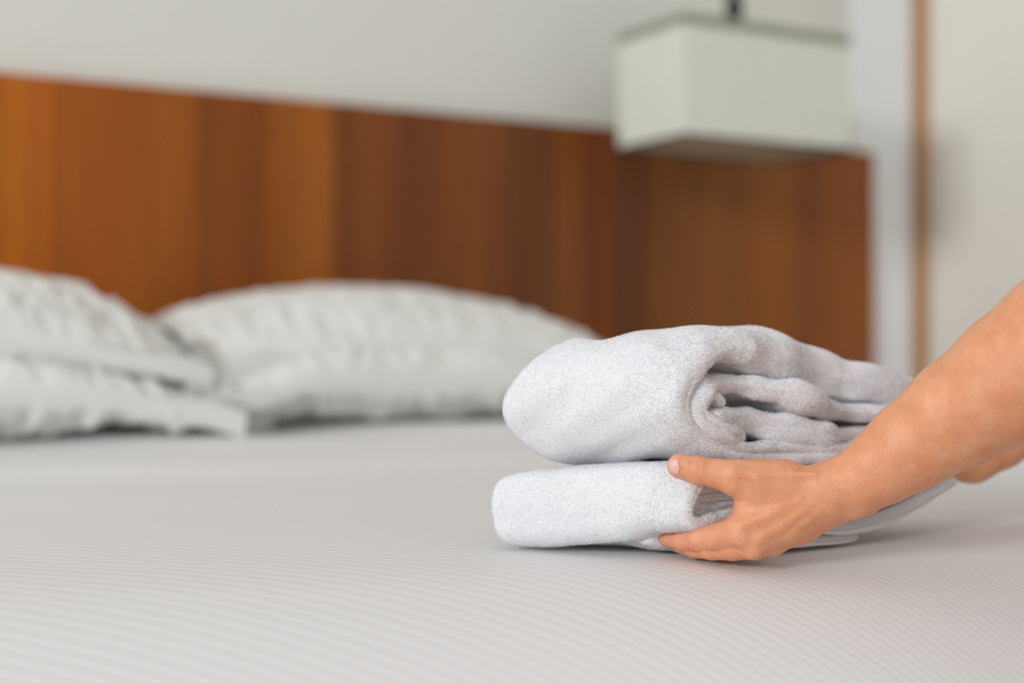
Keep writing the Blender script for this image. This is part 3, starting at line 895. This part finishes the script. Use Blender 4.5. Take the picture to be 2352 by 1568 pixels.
person = empty('person', (*to_world(np.array([[2500., 1250., 0.]]))[0],))
tag(person, 'person with bare arms lifting the stack of towels off the bed with both hands', 'person')
def blush(V):
    b = np.zeros(len(V))
    for x, y, r, a in ((1700, 1245, 45, 0.55), (1730, 1268, 36, 0.5), (1600, 1250, 30, 0.5), (1548, 1245, 34, 0.6), (1592, 1075, 30, 0.35), (1640, 1275, 26, 0.4), (1776, 1270, 34, 0.5),
                       (1545, 1070, 24, 0.35), (1677, 1150, 18, 0.5), (2010, 1120, 60, 0.3)):
        b = np.maximum(b, a * np.exp(-((V[:, 0] - x) ** 2 + (V[:, 1] - y) ** 2) / r ** 2))
    return b
def skin_obj(name, V, Q, parent, bl):
    o = mesh_obj(name, to_world(V), Q[:, ::-1].copy(), M['skin'], None)
    a = o.data.attributes.new('blush', 'FLOAT', 'POINT'); a.data.foreach_set('value', bl.astype(np.float32))
    md = o.modifiers.new('soft', 'SMOOTH'); md.factor = 0.5; md.iterations = 2
    keep(o, parent)
    return o
arm1 = skin_obj('arm', Va, Qa, person, blush(Va))
arm2 = skin_obj('arm', Vb, Qb, person, np.zeros(len(Vb)))
arm1['label'] = 'nearer bare forearm and hand with the thumb on the towels'
arm2['label'] = 'farther forearm in shade at the back of the towels'

# the rest of the figure, leaning in from the foot of the bed beside the camera's field
M['uniform'] = fabric('uniform_cotton', (0.62, 0.63, 0.64), 600, 0.2)
M['trousers'] = fabric('trouser_cotton', (0.06, 0.065, 0.08), 600, 0.2)
M['hair'] = plain('dark_hair', (0.025, 0.017, 0.013), 0.45, 0.4)
def V4(p, r): return (p[0] * 1000, p[1] * 1000, p[2] * 1000, r * 1000)
E1, E2 = to_world(np.array([[2610., 668., -235.]]))[0], to_world(np.array([[2690., 737., 735.]]))[0]
SH1, SH2 = np.array([0.62, 0.80, 0.95]), np.array([0.82, 1.09, 0.97])
MID = (SH1 + SH2) / 2; HIP = np.array([1.03, 0.74, 0.86]); CH = MID * 0.6 + HIP * 0.4
FWD = np.array([-0.83, 0.55, 0.0]); SIDE = (SH2 - SH1) / np.linalg.norm(SH2 - SH1)
M1, M2 = E1 * 0.45 + SH1 * 0.55, E2 * 0.45 + SH2 * 0.55
def upper_arm_near(P): return chain(P, [V4(E1, 0.050), V4(M1, 0.046), V4(SH1, 0.048)], 10)
def upper_arm_far(P): return chain(P, [V4(E2, 0.040), V4(M2, 0.043), V4(SH2, 0.046)], 10)
def shirt(P):
    d = chain(P, [V4(M1, 0.054), V4(SH1, 0.062)], 10)
    d = smin(d, chain(P, [V4(M2, 0.054), V4(SH2, 0.062)], 10), 10)
    for k in (-1, 1):
        d = smin(d, chain(P, [V4(MID + SIDE * 0.09 * k, 0.085), V4(CH + SIDE * 0.075 * k, 0.105), V4(HIP * 0.75 + MID * 0.25 + SIDE * 0.06 * k, 0.10), V4(HIP + SIDE * 0.07 * k, 0.125)], 30), 40)
    return d
def trousers(P):
    d = chain(P, [V4(HIP - SIDE * 0.07, 0.137), V4(HIP + SIDE * 0.07, 0.137)], 20)
    for k in (-1, 1):
        a = HIP + SIDE * 0.09 * k
        d = smin(d, chain(P, [V4(a + [0, 0, -0.06], 0.10), V4(np.array([a[0] - 0.03, a[1] + 0.02, 0.46]), 0.068), V4(np.array([a[0] + 0.02, a[1], 0.10]), 0.048)], 20), 30)
    return d
HD = MID + FWD * 0.15 + np.array([0, 0, 0.20])
UPV = np.array([-0.35, 0.23, 0.91]); FACE = np.array([-0.75, 0.50, -0.43])
def head(P):
    d = chain(P, [V4(MID, 0.055), V4(HD - UPV * 0.08, 0.052)], 10)
    d = smin(d, chain(P, [V4(HD + UPV * 0.03, 0.082), V4(HD - UPV * 0.07 + FACE * 0.035, 0.052)], 10), 20)
    d = smin(d, chain(P, [V4(HD + FACE * 0.078 + UPV * 0.005, 0.008), V4(HD + FACE * 0.098 - UPV * 0.03, 0.012)], 5), 8)
    d = smin(d, chain(P, [V4(HD + FACE * 0.075 - UPV * 0.068 - SIDE * 0.018, 0.007), V4(HD + FACE * 0.075 - UPV * 0.068 + SIDE * 0.018, 0.007)], 5), 6)
    for k in (-1, 1):
        d = smin(d, chain(P, [V4(HD + SIDE * 0.080 * k + UPV * 0.015, 0.014), V4(HD + SIDE * 0.080 * k - UPV * 0.025, 0.010)], 5), 6)
        d = smax(d, -round_cone(P, V4(HD + FACE * 0.092 + UPV * 0.008 + SIDE * 0.03 * k, 0.012), V4(HD + FACE * 0.092 + UPV * 0.008 + SIDE * 0.034 * k, 0.012)), 8)
    return d
def hair(P):
    d = chain(P, [V4(HD + UPV * 0.04 - FACE * 0.012, 0.090), V4(HD - FACE * 0.035 - UPV * 0.03, 0.080)], 10)
    d = smin(d, chain(P, [V4(HD - FACE * 0.10 + UPV * 0.03, 0.045), V4(HD - FACE * 0.11, 0.04)], 10), 20)
    cut = round_cone(P, V4(HD + FACE * 0.11 - UPV * 0.03, 0.085), V4(HD + FACE * 0.10 - UPV * 0.12, 0.085))
    return smax(d, -cut, 8)
def shoe(k):
    a = HIP + SIDE * 0.09 * k; f = np.array([a[0] + 0.03, a[1] - 0.01, 0.040])
    return lambda P: chain(P, [V4(f, 0.040), V4(f + FWD * 0.10, 0.036), V4(f + FWD * 0.18, 0.030)], 10)
for nm, fn, lo, hi, mt, vx in (('upper_arm', upper_arm_near, (300, 650, 600), (960, 1360, 1080), 'skin', 6.), ('upper_arm', upper_arm_far, (300, 650, 600), (960, 1360, 1080), 'skin', 6.), ('shirt', shirt, (400, 520, 680), (1240, 1260, 1120), 'uniform', 8.),
                               ('trousers', trousers, (760, 480, 20), (1340, 1020, 1060), 'trousers', 8.), ('head', head, (380, 760, 900), (860, 1240, 1420), 'skin', 6.),
                               ('hair', hair, (380, 760, 960), (960, 1260, 1440), 'hair', 7.), ('shoe', shoe(-1), (700, 480, -10), (1340, 1080, 130), 'hair', 6.), ('shoe', shoe(1), (700, 480, -10), (1340, 1080, 130), 'hair', 6.)):
    Vc, Qc = build(fn, lo, hi, vx)
    oc = mesh_obj(nm, Vc / 1000, Qc.copy(), M[mt], None)
    md = oc.modifiers.new('soft', 'SMOOTH'); md.factor = 0.5; md.iterations = 3
    keep(oc, person)

# thumb nail lying on the skin
na, nb = 16, 18
aa, bb = np.meshgrid(np.linspace(0, 1, na), np.linspace(-1, 1, nb))
lx = 1535 + 5.5 * bb ** 2 + 1.0 * bb; rx = 1561 + 1.5 * bb - 7 * bb ** 2 * (bb > 0) - 3 * bb ** 2 * (bb < 0)
nx_ = lx + (rx - lx) * aa
ny_ = 1069.5 + 2.5 * aa + bb * (15.5 + 4 * aa - 1.0 * aa ** 2)
nz_ = front_z(nx_, ny_)
nz_ = nz_ - 0.8 * np.sqrt(np.clip(1 - bb ** 2, 0, 1)) - 0.35 * (aa < 0.98)
nv_ = np.stack([nx_, ny_, nz_], -1).reshape(-1, 3)
nail = mesh_obj('thumb_nail', to_world(nv_), grid_faces(na, nb), M['nail'], None)
md = nail.modifiers.new('thick', 'SOLIDIFY'); md.thickness = 0.0005; md.offset = 0
nail.parent = arm1
nail['label'] = 'short pink thumb nail'
